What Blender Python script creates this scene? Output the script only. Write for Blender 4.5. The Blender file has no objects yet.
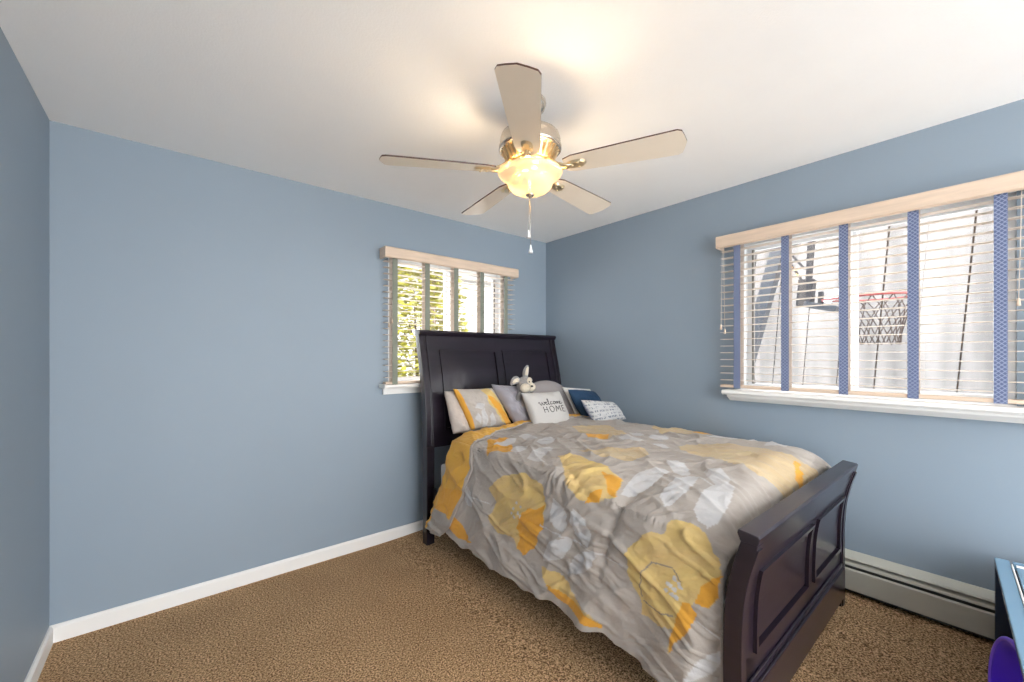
import bpy, bmesh, math, random
import numpy as np
from mathutils import Vector, Matrix, noise
C = bpy.context.scene
# ---------------------------------------------------------------- camera, sky, exposure
H = 2.44                                   # ceiling height; right-back corner of the room is the origin
cd = bpy.data.cameras.new('camera'); cam = bpy.data.objects.new('camera', cd); C.collection.objects.link(cam)
cam.location = (-2.796, -2.841, 1.342)
cam.rotation_euler = (math.radians(90), 0, math.radians(-39.77))
cd.sensor_width = 36; cd.lens = 36 * 407 / 1024; cd.shift_y = 14.5 / 1024; cd.clip_start = .02
C.camera = cam
w = bpy.data.worlds.new('sky'); C.world = w; w.use_nodes = True
wb = w.node_tree.nodes['Background']; wb.inputs[0].default_value = (.95, .98, 1, 1); wb.inputs[1].default_value = 1.9
C.view_settings.view_transform = 'Standard'; C.view_settings.look = 'None'
C.view_settings.gamma = 1; C.view_settings.use_curve_mapping = False
C.view_settings.exposure = 2.05
LAMP_W = 2.9
# ---------------------------------------------------------------- helpers
R = math.radians
def rgb(h):
    h = h.lstrip('#'); v = [int(h[i:i + 2], 16) / 255 for i in (0, 2, 4)]
    return tuple((c / 12.92 if c <= .04045 else ((c + .055) / 1.055) ** 2.4) for c in v) + (1,)
def mat(name, col, rough=.6, metal=0, bump=0, bscale=50, var=0, vscale=5, coat=0, emit=0, spec=.5, sheen=0, wood=None, detail=4):
    m = bpy.data.materials.new(name); m.use_nodes = True; nt = m.node_tree; b = nt.nodes['Principled BSDF']
    c = rgb(col) if isinstance(col, str) else tuple(col) + (1,) if len(col) == 3 else col
    b.inputs['Base Color'].default_value = c; b.inputs['Roughness'].default_value = rough
    b.inputs['Metallic'].default_value = metal; b.inputs['Coat Weight'].default_value = coat
    b.inputs['Specular IOR Level'].default_value = spec; b.inputs['Sheen Weight'].default_value = sheen
    if emit: b.inputs['Emission Color'].default_value = c; b.inputs['Emission Strength'].default_value = emit
    tc = nt.nodes.new('ShaderNodeTexCoord')
    if var or wood:
        n = nt.nodes.new('ShaderNodeTexNoise'); n.inputs['Scale'].default_value = vscale; n.inputs['Detail'].default_value = detail
        if wood:
            mp = nt.nodes.new('ShaderNodeMapping'); mp.inputs['Scale'].default_value = wood
            nt.links.new(tc.outputs['Object'], mp.inputs[0]); nt.links.new(mp.outputs[0], n.inputs[0])
        else: nt.links.new(tc.outputs['Object'], n.inputs[0])
        r = nt.nodes.new('ShaderNodeValToRGB'); v = var or .15
        r.color_ramp.elements[0].position = .3; r.color_ramp.elements[1].position = .7
        r.color_ramp.elements[0].color = tuple(x * (1 - v) for x in c[:3]) + (1,)
        r.color_ramp.elements[1].color = tuple(min(1, x * (1 + v)) for x in c[:3]) + (1,)
        nt.links.new(n.outputs[0], r.inputs[0]); nt.links.new(r.outputs[0], b.inputs['Base Color'])
    if bump:
        n2 = nt.nodes.new('ShaderNodeTexNoise'); n2.inputs['Scale'].default_value = bscale; n2.inputs['Detail'].default_value = 3
        nt.links.new(tc.outputs['Object'], n2.inputs[0])
        bp = nt.nodes.new('ShaderNodeBump'); bp.inputs['Strength'].default_value = bump; bp.inputs['Distance'].default_value = .01
        nt.links.new(n2.outputs[0], bp.inputs['Height']); nt.links.new(bp.outputs[0], b.inputs['Normal'])
    return m
class MB:
    """collects shapes of one mesh"""
    def __init__(s): s.v = []; s.f = []; s.m = []; s.sm = []
    def add(s, vs, fs, mi=0, smooth=False):
        o = len(s.v); s.v += [tuple(v) for v in vs]; s.f += [tuple(i + o for i in f) for f in fs]
        s.m += [mi] * len(fs); s.sm += [smooth] * len(fs); return s
    def box(s, x0, x1, y0, y1, z0, z1, mi=0):
        vs = [(x, y, z) for z in (z0, z1) for y in (y0, y1) for x in (x0, x1)]
        return s.add(vs, [(0, 2, 3, 1), (4, 5, 7, 6), (0, 1, 5, 4), (2, 6, 7, 3), (0, 4, 6, 2), (1, 3, 7, 5)], mi)
    def lathe(s, prof, c=(0, 0, 0), n=32, mi=0, smooth=True, cap=False):
        vs = []; k = len(prof)
        for i in range(n):
            a = 2 * math.pi * i / n
            for r, z in prof: vs.append((c[0] + r * math.cos(a), c[1] + r * math.sin(a), c[2] + z))
        fs = [(i * k + j, ((i + 1) % n) * k + j, ((i + 1) % n) * k + j + 1, i * k + j + 1) for i in range(n) for j in range(k - 1)]
        s.add(vs, fs, mi, smooth)
        if cap: s.add([vs[i * k] for i in range(n)], [tuple(range(n))[::-1]], mi); s.add([vs[i * k + k - 1] for i in range(n)], [tuple(range(n))], mi)
        return s
    def tube(s, pts, r, n=8, mi=0, closed=False):
        P = [Vector(p) for p in pts]; vs = []; m = len(P); rr = r if isinstance(r, (list, tuple)) else [r] * m
        ref = None
        for i, p in enumerate(P):
            t = (P[(i + 1) % m] - P[i - 1]) if closed else (P[min(i + 1, m - 1)] - P[max(i - 1, 0)])
            t.normalize()
            if ref is None: ref = Vector((0, 0, 1)) if abs(t.z) < .9 else Vector((1, 0, 0))
            u = t.cross(ref); u.normalize(); v = t.cross(u); ref = v.cross(t) * 1.0; ref = -v if False else ref
            ref = u.cross(t); 
            for j in range(n):
                a = 2 * math.pi * j / n; vs.append(p + (u * math.cos(a) + ref * math.sin(a)) * rr[i])
        fs = []
        for i in range(m if closed else m - 1):
            for j in range(n):
                a = i * n + j; b = i * n + (j + 1) % n; c2 = ((i + 1) % m) * n + (j + 1) % n; d = ((i + 1) % m) * n + j
                fs.append((a, b, c2, d))
        s.add(vs, fs, mi, True)
        if not closed: s.add([vs[j] for j in range(n)], [tuple(range(n))], mi); s.add([vs[(m - 1) * n + j] for j in range(n)], [tuple(range(n))[::-1]], mi)
        return s
    def prism(s, poly, h0, h1, axis=2, mi=0):
        n = len(poly)
        def P(a, b, h): return (a, b, h) if axis == 2 else ((a, h, b) if axis == 1 else (h, a, b))
        vs = [P(a, b, h0) for a, b in poly] + [P(a, b, h1) for a, b in poly]
        fs = [tuple(range(n))[::-1], tuple(range(n, 2 * n))] + [(i, (i + 1) % n, n + (i + 1) % n, n + i) for i in range(n)]
        return s.add(vs, fs, mi)
    def ball(s, c, r, n=12, mi=0, M=None):
        r = r if isinstance(r, (tuple, list)) else (r, r, r); vs = []; fs = []
        for i in range(n + 1):
            t = math.pi * i / n
            for j in range(2 * n):
                a = math.pi * j / n
                p = Vector((r[0] * math.sin(t) * math.cos(a), r[1] * math.sin(t) * math.sin(a), r[2] * math.cos(t)))
                if M: p = M @ p
                vs.append(p + Vector(c))
        for i in range(n):
            for j in range(2 * n): fs.append((i * 2 * n + j, (i + 1) * 2 * n + j, (i + 1) * 2 * n + (j + 1) % (2 * n), i * 2 * n + (j + 1) % (2 * n)))
        return s.add(vs, fs, mi, True)
    def build(s, name, mats, parent=None, bevel=0, seg=2, sub=0, fix=True):
        me = bpy.data.meshes.new(name); me.from_pydata(s.v, [], s.f)
        mats = mats if isinstance(mats, (list, tuple)) else [mats]
        for m in mats: me.materials.append(m)
        me.polygons.foreach_set('material_index', s.m); me.polygons.foreach_set('use_smooth', s.sm)
        if fix:
            bm = bmesh.new(); bm.from_mesh(me); bmesh.ops.remove_doubles(bm, verts=bm.verts, dist=1e-5)
            bmesh.ops.recalc_face_normals(bm, faces=bm.faces); bm.to_mesh(me); bm.free()
        me.update()
        o = bpy.data.objects.new(name, me); C.collection.objects.link(o)
        if parent:
            o.parent = parent
            if parent.type == 'EMPTY' or parent.parent:
                pass
            w_ = parent; off = Vector((0, 0, 0))
            while w_: off += w_.location; w_ = w_.parent
            if not getattr(s, 'local', False): me.transform(Matrix.Translation(-off))
        if bevel:
            b = o.modifiers.new('bevel', 'BEVEL'); b.width = bevel; b.segments = seg; b.limit_method = 'ANGLE'; b.angle_limit = R(40)
        if sub:
            b = o.modifiers.new('sub', 'SUBSURF'); b.levels = sub; b.render_levels = sub
        return o
def tag(o, label=None, cat=None, group=None, kind=None):
    if label: o['label'] = label
    if cat: o['category'] = cat
    if group: o['group'] = group
    if kind: o['kind'] = kind
    return o
def thing(name, loc, label, cat, group=None):
    o = bpy.data.objects.new(name, None); C.collection.objects.link(o); o.location = loc; o.empty_display_size = .1
    return tag(o, label, cat, group)
def struct(o): return tag(o, kind='structure')
def smooth(t): t = max(0, min(1, t)); return t * t * (3 - 2 * t)
def vnoise(x, y, seed=0):
    """vectorised 2-D value noise, -1..1"""
    xi = np.floor(x).astype(np.int64); yi = np.floor(y).astype(np.int64); fx = x - xi; fy = y - yi
    fx = fx * fx * fx * (fx * (fx * 6 - 15) + 10); fy = fy * fy * fy * (fy * (fy * 6 - 15) + 10)
    def h(a, b):
        n = (a * 374761393 + b * 668265263 + seed * 1442695041) & 0x7fffffff
        n = ((n ^ (n >> 13)) * 1274126177) & 0x7fffffff; n = (n ^ (n >> 16)) & 0xffff
        return n / 32767.5 - 1
    return (h(xi, yi) * (1 - fx) + h(xi + 1, yi) * fx) * (1 - fy) + (h(xi, yi + 1) * (1 - fx) + h(xi + 1, yi + 1) * fx) * fy
def fbm(x, y, o=3, seed=0):
    s = 0; a = 1
    for k in range(o): s = s + a * vnoise(x * 2 ** k, y * 2 ** k, seed + k); a *= .5
    return s
def inpoly(px, py, poly):
    c = np.zeros(px.shape, bool); n = len(poly)
    for i in range(n):
        x1, y1 = poly[i]; x2, y2 = poly[i - 1]
        if y1 == y2: continue
        c ^= ((y1 > py) != (y2 > py)) & (px < (x2 - x1) * (py - y1) / (y2 - y1) + x1)
    return c
WALL = '#8e9ca9'; CEIL = '#faf9f8'
CARP = ('#5c4430', '#c29a70', '#f6d2a8')
BOWL_E = .10
CLOTH = ('#aca39b', '#d3b674', '#dc9f38', '#c2c0c0', '#8a8078'); BAND = '#dca641'
PALE= [[(-0.121, -1.099), (-0.059, -1.276), (-0.09, -1.418), (-0.176, -1.448), (-0.304, -1.433), (-0.403, -1.388), (-0.486, -1.309), (-0.486, -1.25), (-0.428, -1.226), (-0.455, -1.08), (-0.397, -1.002), (-0.284, -1.061), (-0.228, -1.002)], [(0.096, -1.369), (0.149, -1.469), (0.108, -1.685), (0.07, -1.782), (-0.013, -1.811), (-0.048, -1.745), (-0.072, -1.65), (-0.036, -1.56)], [(-0.174, -1.907), (-0.096, -1.97), (-0.058, -2.041), (-0.019, -2.066), (-0.003, -2.146), (-0.019, -2.191), (-0.054, -2.241), (-0.131, -2.262), (-0.19, -2.255), (-0.265, -2.227), (-0.263, -2.184), (-0.299, -2.169), (-0.418, -2.139), (-0.516, -2.091), (-0.411, -2.107), (-0.445, -2.041), (-0.439, -1.97), (-0.362, -1.961), (-0.298, -1.913)], [(-0.501, -1.433), (-0.476, -1.519), (-0.492, -1.599), (-0.529, -1.625), (-0.561, -1.698), (-0.58, -1.789), (-0.609, -1.785), (-0.619, -1.674), (-0.594, -1.546), (-0.561, -1.462)], [(1.092, -1.274), (1.33, -1.366), (1.327, -1.664), (1.167, -1.706), (1.019, -1.532), (0.985, -1.434)], [(0.68, -0.931), (0.886, -1.103), (0.735, -1.346), (0.552, -1.353), (0.529, -1.175)], [(0.664, -1.721), (0.948, -1.826), (0.97, -2.037), (0.925, -2.221), (1.014, -2.295), (0.787, -2.338), (0.661, -2.274), (0.482, -2.278), (0.45, -2.178), (0.504, -2.015), (0.522, -1.885)], [(0.253, -1.379), (0.479, -1.628), (0.397, -1.729), (0.231, -1.693), (0.199, -1.565)]]
GOLD= [[(-0.267, -1.293), (-0.174, -1.439), (-0.304, -1.433), (-0.417, -1.379), (-0.499, -1.293), (-0.475, -1.25), (-0.397, -1.283), (-0.369, -1.236)], [(0.072, -1.664), (0.077, -1.772), (-0.009, -1.811), (-0.005, -1.778)], [(-0.044, -1.686), (-0.003, -1.74), (-0.041, -1.749), (-0.072, -1.686)], [(-0.202, -2.191), (-0.12, -2.262), (-0.197, -2.255), (-0.269, -2.22), (-0.263, -2.184)], [(-0.268, -2.172), (-0.303, -2.191), (-0.395, -2.154), (-0.5, -2.099), (-0.388, -2.107), (-0.284, -2.136)], [(-0.565, -1.462), (-0.554, -1.546), (-0.571, -1.65), (-0.583, -1.789), (-0.609, -1.785), (-0.619, -1.674), (-0.598, -1.546)], [(1.299, -1.446), (1.372, -1.645), (1.167, -1.706), (1.103, -1.602)], [(0.893, -2.194), (0.899, -2.219), (0.683, -2.276), (0.684, -2.252)], [(0.065, -0.789), (0.243, -0.762), (0.149, -0.94), (0.02, -1.099), (-0.045, -0.94)], [(-0.481, -0.572), (-0.494, -0.689), (-0.55, -0.762), (-0.617, -0.831), (-0.623, -0.689), (-0.586, -0.572)], [(0.529, -1.175), (0.621, -1.301), (0.544, -1.346), (0.473, -1.256)]]
LEAF= [[(-0.119, -1.491), (-0.153, -1.481), (-0.193, -1.476), (-0.227, -1.484), (-0.251, -1.509), (-0.262, -1.539), (-0.264, -1.568), (-0.238, -1.581), (-0.207, -1.588), (-0.174, -1.582), (-0.149, -1.56), (-0.131, -1.524)], [(-0.124, -1.619), (-0.159, -1.614), (-0.201, -1.614), (-0.235, -1.626), (-0.258, -1.655), (-0.266, -1.688), (-0.267, -1.717), (-0.239, -1.727), (-0.207, -1.73), (-0.174, -1.72), (-0.15, -1.694), (-0.133, -1.655)], [(-0.463, -1.439), (-0.44, -1.486), (-0.407, -1.54), (-0.372, -1.581), (-0.332, -1.606), (-0.299, -1.615), (-0.274, -1.614), (-0.284, -1.58), (-0.305, -1.538), (-0.339, -1.495), (-0.38, -1.466), (-0.427, -1.447)], [(-0.455, -1.594), (-0.432, -1.637), (-0.401, -1.685), (-0.366, -1.723), (-0.328, -1.747), (-0.295, -1.756), (-0.271, -1.756), (-0.281, -1.725), (-0.301, -1.687), (-0.335, -1.648), (-0.375, -1.62), (-0.42, -1.602)], [(0.011, -1.813), (0.024, -1.842), (0.049, -1.874), (0.088, -1.896), (0.146, -1.906), (0.205, -1.905), (0.258, -1.898), (0.26, -1.872), (0.245, -1.843), (0.204, -1.817), (0.143, -1.807), (0.07, -1.807)], [(0.373, -1.812), (0.323, -1.855), (0.274, -1.903), (0.247, -1.94), (0.246, -1.965), (0.263, -1.977), (0.288, -1.98), (0.33, -1.952), (0.374, -1.916), (0.409, -1.875), (0.414, -1.844), (0.397, -1.823)], [(0.019, -2.015), (0.005, -2.007), (0.033, -2.031), (0.076, -2.046), (0.141, -2.048), (0.208, -2.04), (0.269, -2.027), (0.271, -2.004), (0.253, -1.981), (0.206, -1.964), (0.137, -1.963), (0.056, -1.972)], [(0.015, -2.146), (0.017, -2.174), (0.006, -2.179), (0.045, -2.194), (0.113, -2.196), (0.187, -2.187), (0.256, -2.172), (0.268, -2.147), (0.258, -2.12), (0.214, -2.102), (0.14, -2.101), (0.05, -2.113)], [(0.344, -2.01), (0.298, -2.044), (0.255, -2.083), (0.234, -2.112), (0.24, -2.131), (0.263, -2.14), (0.293, -2.141), (0.333, -2.118), (0.374, -2.088), (0.403, -2.056), (0.4, -2.033), (0.374, -2.018)], [(0.023, -0.912), (0.036, -0.932), (0.06, -0.949), (0.095, -0.952), (0.144, -0.936), (0.193, -0.909), (0.235, -0.88), (0.233, -0.856), (0.217, -0.838), (0.18, -0.834), (0.129, -0.851), (0.07, -0.883)], [(0.28, -0.847), (0.263, -0.894), (0.248, -0.946), (0.245, -0.985), (0.256, -1.009), (0.275, -1.016), (0.295, -1.013), (0.313, -0.978), (0.329, -0.936), (0.335, -0.894), (0.325, -0.867), (0.303, -0.852)], [(0.235, -1.058), (0.23, -1.093), (0.23, -1.13), (0.243, -1.154), (0.272, -1.162), (0.306, -1.156), (0.338, -1.144), (0.35, -1.114), (0.355, -1.081), (0.343, -1.053), (0.314, -1.044), (0.272, -1.049)], [(0.005, -1.276), (0.01, -1.314), (0.019, -1.362), (0.03, -1.311), (0.087, -1.297), (0.145, -1.27), (0.196, -1.24), (0.195, -1.214), (0.179, -1.191), (0.138, -1.184), (0.078, -1.2), (0.009, -1.231)], [(0.017, -1.147), (0.02, -1.177), (0.011, -1.132), (0.037, -1.14), (0.077, -1.132), (0.117, -1.114), (0.151, -1.093), (0.152, -1.071), (0.142, -1.051), (0.115, -1.042), (0.074, -1.05), (0.025, -1.071)], [(0.611, -1.371), (0.586, -1.416), (0.563, -1.466), (0.556, -1.506), (0.567, -1.534), (0.59, -1.546), (0.615, -1.548), (0.64, -1.517), (0.662, -1.477), (0.674, -1.434), (0.664, -1.403), (0.638, -1.382)], [(0.779, -1.332), (0.755, -1.364), (0.732, -1.401), (0.722, -1.429), (0.729, -1.447), (0.746, -1.454), (0.766, -1.453), (0.789, -1.429), (0.81, -1.399), (0.823, -1.369), (0.818, -1.349), (0.799, -1.337)], [(0.746, -1.483), (0.725, -1.517), (0.707, -1.556), (0.704, -1.586), (0.721, -1.604), (0.746, -1.611), (0.774, -1.611), (0.796, -1.585), (0.815, -1.553), (0.821, -1.521), (0.806, -1.5), (0.776, -1.488)], [(1.078, -1.681), (1.071, -1.721), (1.073, -1.767), (1.094, -1.805), (1.14, -1.833), (1.194, -1.847), (1.244, -1.851), (1.262, -1.821), (1.268, -1.784), (1.249, -1.743), (1.202, -1.713), (1.136, -1.692)], [(1.047, -1.867), (1.054, -1.887), (1.071, -1.911), (1.103, -1.929), (1.155, -1.939), (1.21, -1.942), (1.258, -1.94), (1.264, -1.923), (1.255, -1.903), (1.223, -1.883), (1.17, -1.872), (1.103, -1.867)], [(1.055, -2.008), (1.052, -2.031), (1.058, -2.057), (1.081, -2.078), (1.127, -2.092), (1.178, -2.097), (1.225, -2.097), (1.239, -2.079), (1.24, -2.057), (1.219, -2.035), (1.172, -2.02), (1.109, -2.011)], [(-0.259, -0.752), (-0.289, -0.739), (-0.325, -0.73), (-0.355, -0.737), (-0.376, -0.762), (-0.386, -0.795), (-0.388, -0.826), (-0.365, -0.842), (-0.337, -0.852), (-0.307, -0.848), (-0.286, -0.825), (-0.269, -0.788)], [(-0.583, -2.151), (-0.559, -2.18), (-0.526, -2.213), (-0.492, -2.24), (-0.455, -2.259), (-0.425, -2.268), (-0.403, -2.271), (-0.415, -2.251), (-0.436, -2.225), (-0.469, -2.197), (-0.508, -2.176), (-0.55, -2.16)], [(0.602, -1.605), (0.589, -1.628), (0.577, -1.654), (0.576, -1.675), (0.586, -1.689), (0.602, -1.696), (0.62, -1.696), (0.634, -1.679), (0.646, -1.658), (0.649, -1.636), (0.64, -1.62), (0.621, -1.61)]]
LINE= [[(-0.288, -1.418), (-0.268, -1.883)], [(-0.328, -2.191), (-0.365, -2.268)], [(-0.314, -0.714), (-0.312, -1.002)], [(0.269, -2.027), (0.199, -2.144)]]
DARK=[[(-0.357, -1.97), (-0.269, -1.966), (-0.186, -2.015), (-0.169, -2.091), (-0.205, -2.126)], [(-0.37, -1.979), (-0.373, -2.058), (-0.358, -2.107)]]
DOTS= [(-0.205, -2.107), (-0.219, -2.12), (-0.242, -2.091), (-0.251, -2.107), (-0.231, -2.126), (-0.266, -2.078), (-0.272, -2.101), (-0.274, -2.117), (-0.238, -2.083), (-0.235, -1.236), (-0.247, -1.27), (-0.274, -1.215), (-0.285, -1.256), (-0.315, -1.229), (-0.294, -1.276), (-0.303, -1.201)]
PIL = {'P1': [[-1.33, -0.33, 1.092], [-1.066, -0.33, 1.085], [-1.311, -0.42, 0.8], [-1.068, -0.46, 0.79]], 'P2': [[-1.299, -0.4, 1.109], [-0.975, -0.42, 1.1], [-1.203, -0.48, 0.823], [-0.855, -0.52, 0.81]], 'P3': [[-0.999, -0.44, 1.132], [-0.686, -0.44, 1.103], [-0.875, -0.6, 0.816], [-0.66, -0.66, 0.785]], 'P4': [[-0.863, -0.62, 1.071], [-0.467, -0.62, 1.063], [-0.846, -0.75, 0.812], [-0.472, -0.77, 0.801]], 'P5': [[-0.691, -0.47, 1.128], [-0.286, -0.47, 1.119], [-0.621, -0.62, 0.813], [-0.208, -0.6, 0.815]], 'P6': [[-0.369, -0.56, 1.086], [-0.066, -0.6, 1.056], [-0.312, -0.68, 0.827], [0.022, -0.7, 0.846]], 'P7': [[-0.419, -0.66, 1.079], [-0.087, -0.66, 1.045], [-0.334, -0.76, 0.839], [-0.03, -0.78, 0.852]], 'P8': [[-0.486, -0.86, 1.014], [-0.126, -0.88, 0.975], [-0.412, -0.94, 0.825], [-0.068, -0.96, 0.844]]}
# ---------------------------------------------------------------- materials
M = {}
M['wall'] = mat('wall_paint_blue', WALL, .55, bump=.06, bscale=220, var=.015, vscale=2)
M['ceiling'] = mat('ceiling_paint', CEIL, .8, bump=.12, bscale=160, var=.01)
M['trim'] = mat('trim_white', '#efedea', .4)
M['frame'] = mat('window_vinyl', '#eef0f2', .35)
M['cream'] = mat('slat_cream', '#dccfc3', .45)
M['valance'] = mat('valance_pale_wood', '#dcc5b0', .5, var=.08, vscale=6, wood=(1, 1, 9), bump=.1, bscale=40)
M['heater'] = mat('heater_enamel', '#b9b7ac', .4)
M['heater_dark'] = mat('heater_gap', '#3f423d', .6)
M['wood'] = mat('espresso_wood', (.013, .008, .015), .34, spec=.35, coat=.45, var=.3, vscale=3, wood=(1, 1, 8))
M['wood'].node_tree.nodes['Principled BSDF'].inputs['Coat Roughness'].default_value = .09
M['metal'] = mat('brushed_nickel', '#c9bfb2', .25, metal=.9)
M['gold'] = mat('warm_nickel', '#dcc8a4', .28, metal=.85)
M['blade_light'] = mat('blade_maple', '#efe2d0', .25, var=.02, vscale=8)
M['blade_dark'] = mat('blade_walnut', '#4a2a20', .35)
M['sheet'] = mat('sheet_grey', '#b5b1b1', .9, bump=.2, bscale=60)
M['white_fab'] = mat('white_fabric', '#e4e1de', .9, bump=.2, bscale=90)
M['pil_beige'] = mat('pillow_beige', '#c3b6ac', .9, bump=.25, bscale=70)
M['pil_satin'] = mat('pillow_grey_satin', '#97939a', .4, bump=.1, bscale=30, sheen=.3)
M['pil_grey'] = mat('pillow_grey', '#97908f', .85, bump=.15, bscale=200)
M['pil_navy'] = mat('pillow_navy', '#1f3d5a', .85, bump=.15, bscale=200)
M['pil_white'] = mat('pillow_canvas', '#c9c5c1', .9, bump=.2, bscale=300)
M['yellow'] = mat('yellow_cloth', '#e2ab3c', .85, bump=.2, bscale=80)
M['ink'] = mat('ink_black', '#33302f', .8)
M['plush_grey'] = mat('plush_grey', '#97928f', 1, bump=.8, bscale=150, sheen=.4)
M['plush_cream'] = mat('plush_cream', '#dccfba', 1, bump=.8, bscale=150, sheen=.4)
M['purple'] = mat('purple_plastic', '#5a30ff', .3)
M['purple_rim'] = mat('purple_rim', '#8a62ff', .3)
M['chest'] = mat('chest_lacquer', (.03, .05, .09), .18, coat=.6)
M['chest_top'] = mat('chest_top_window_sheen', '#7597b0', .25, coat=.3)  # dark lacquer top; pale blue is reflected window light put into the colour
M['black'] = mat('dark_metal', '#2e2b2d', .5)
M['steel'] = mat('hoop_pole_grey', '#484b51', .5, metal=.2)
M['red'] = mat('hoop_rim_red', '#8c3a33', .5)
M['net'] = mat('net_cord', '#43332c', .8)
M['fence'] = mat('fence_white_wash', '#7b7775', .8, var=.38, vscale=1.6, wood=(1, 3, .3), detail=8)
M['bounce_ground'] = mat('pale_bounce_yard', '#e6e5e2', .9, var=.05)  # unseen yard, made this pale to bounce sky light up to the ceiling
M['siding'] = mat('house_siding', '#b9b6b2', .7)
M['roof'] = mat('roof_grey', '#7b7773', .8)
M['leaf'] = mat('leaf_yellow_green', '#8f8a2c', .6, var=.4, vscale=3)
M['leaf2'] = mat('leaf_green', '#566a30', .6, var=.4, vscale=3)
M['bark'] = mat('bark', '#5b4a3c', .9, var=.2)
# tape cloth: woven diamond lattice
def tape_material(name, base, line):
    m = bpy.data.materials.new(name); m.use_nodes = True; nt = m.node_tree; b = nt.nodes['Principled BSDF']; b.inputs['Roughness'].default_value = .85
    tc = nt.nodes.new('ShaderNodeTexCoord'); sp = nt.nodes.new('ShaderNodeSeparateXYZ'); nt.links.new(tc.outputs['Object'], sp.inputs[0])
    def mth(op, a, b_=None):
        n = nt.nodes.new('ShaderNodeMath'); n.operation = op
        for i, q in enumerate((a, b_)):
            if q is None: continue
            if isinstance(q, (int, float)): n.inputs[i].default_value = q
            else: nt.links.new(q, n.inputs[i])
        return n.outputs[0]
    h = mth('ADD', sp.outputs[0], sp.outputs[1])
    u = mth('MULTIPLY', mth('ADD', h, sp.outputs[2]), 55); v = mth('MULTIPLY', mth('SUBTRACT', h, sp.outputs[2]), 55)
    a = mth('ABSOLUTE', mth('SUBTRACT', mth('FRACT', u), .5)); c = mth('ABSOLUTE', mth('SUBTRACT', mth('FRACT', v), .5))
    k = mth('LESS_THAN', mth('MINIMUM', a, c), .1)
    mx = nt.nodes.new('ShaderNodeMix'); mx.data_type = 'RGBA'; nt.links.new(k, mx.inputs[0]); mx.inputs[6].default_value = rgb(base); mx.inputs[7].default_value = rgb(line)
    nt.links.new(mx.outputs[2], b.inputs['Base Color']); return m
M['tape'] = tape_material('tape_blue_lattice', '#5b6688', '#939db8')
M['tape_dim_lit'] = mat('tape_cloth_dim_lit', '#84887c', .85, bump=.2, bscale=200)  # same tape cloth, the weaker light on it put into the colour
# carpet: cut pile, speckled
m = M['carpet'] = bpy.data.materials.new('carpet_brown'); m.use_nodes = True; nt = m.node_tree; b = nt.nodes['Principled BSDF']; b.inputs['Roughness'].default_value = 1; b.inputs['Specular IOR Level'].default_value = .1
tc = nt.nodes.new('ShaderNodeTexCoord')
n1 = nt.nodes.new('ShaderNodeTexNoise'); n1.inputs['Scale'].default_value = 135; n1.inputs['Detail'].default_value = 3; n1.inputs['Roughness'].default_value = .7
n2 = nt.nodes.new('ShaderNodeTexNoise'); n2.inputs['Scale'].default_value = 3.5; n2.inputs['Detail'].default_value = 3
n3 = nt.nodes.new('ShaderNodeTexVoronoi'); n3.inputs['Scale'].default_value = 110
for n in (n1, n2, n3): nt.links.new(tc.outputs['Object'], n.inputs['Vector'])
r = nt.nodes.new('ShaderNodeValToRGB'); e = r.color_ramp.elements; e[0].position = .38; e[0].color = rgb(CARP[0]); e[1].position = .60; e[1].color = rgb(CARP[2])
x = r.color_ramp.elements.new(.5); x.color = rgb(CARP[1])
nt.links.new(n1.outputs[0], r.inputs[0])
mx = nt.nodes.new('ShaderNodeMix'); mx.data_type = 'RGBA'; mx.blend_type = 'MULTIPLY'; mx.inputs[0].default_value = 1
r2 = nt.nodes.new('ShaderNodeValToRGB'); r2.color_ramp.elements[0].position = .35; r2.color_ramp.elements[1].position = .65
r2.color_ramp.elements[0].color = (.9, .89, .88, 1); r2.color_ramp.elements[1].color = (1, 1, 1, 1)
nt.links.new(n2.outputs[0], r2.inputs[0]); nt.links.new(r.outputs[0], mx.inputs[6]); nt.links.new(r2.outputs[0], mx.inputs[7]); nt.links.new(mx.outputs[2], b.inputs['Base Color'])
bp = nt.nodes.new('ShaderNodeBump'); bp.inputs['Strength'].default_value = 1; bp.inputs['Distance'].default_value = .012
nt.links.new(n1.outputs[0], bp.inputs['Height']); nt.links.new(bp.outputs[0], b.inputs['Normal'])
# window glass: clear thin pane with a faint reflection
m = M['glass'] = bpy.data.materials.new('window_glass'); m.use_nodes = True; nt = m.node_tree; nt.nodes.clear()
o_ = nt.nodes.new('ShaderNodeOutputMaterial'); t_ = nt.nodes.new('ShaderNodeBsdfTransparent'); g_ = nt.nodes.new('ShaderNodeBsdfGlossy'); g_.inputs['Roughness'].default_value = .02
x_ = nt.nodes.new('ShaderNodeMixShader'); x_.inputs[0].default_value = .05
nt.links.new(t_.outputs[0], x_.inputs[1]); nt.links.new(g_.outputs[0], x_.inputs[2]); nt.links.new(x_.outputs[0], o_.inputs[0])
# frosted lamp glass, lit from within
m = M['bowl'] = mat('lamp_glass', '#c4b79e', .35); bb = m.node_tree.nodes['Principled BSDF']
nt = m.node_tree; tr_ = nt.nodes.new('ShaderNodeBsdfTransparent'); tr_.inputs[0].default_value = (1, .88, .66, 1)
mxs = nt.nodes.new('ShaderNodeMixShader'); mxs.inputs[0].default_value = .28; nt.links.new(bb.outputs[0], mxs.inputs[1]); nt.links.new(tr_.outputs[0], mxs.inputs[2])
nt.links.new(mxs.outputs[0], nt.nodes['Material Output'].inputs[0])
bb.inputs['Emission Color'].default_value = (1, .80, .52, 1); bb.inputs['Emission Strength'].default_value = BOWL_E

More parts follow.
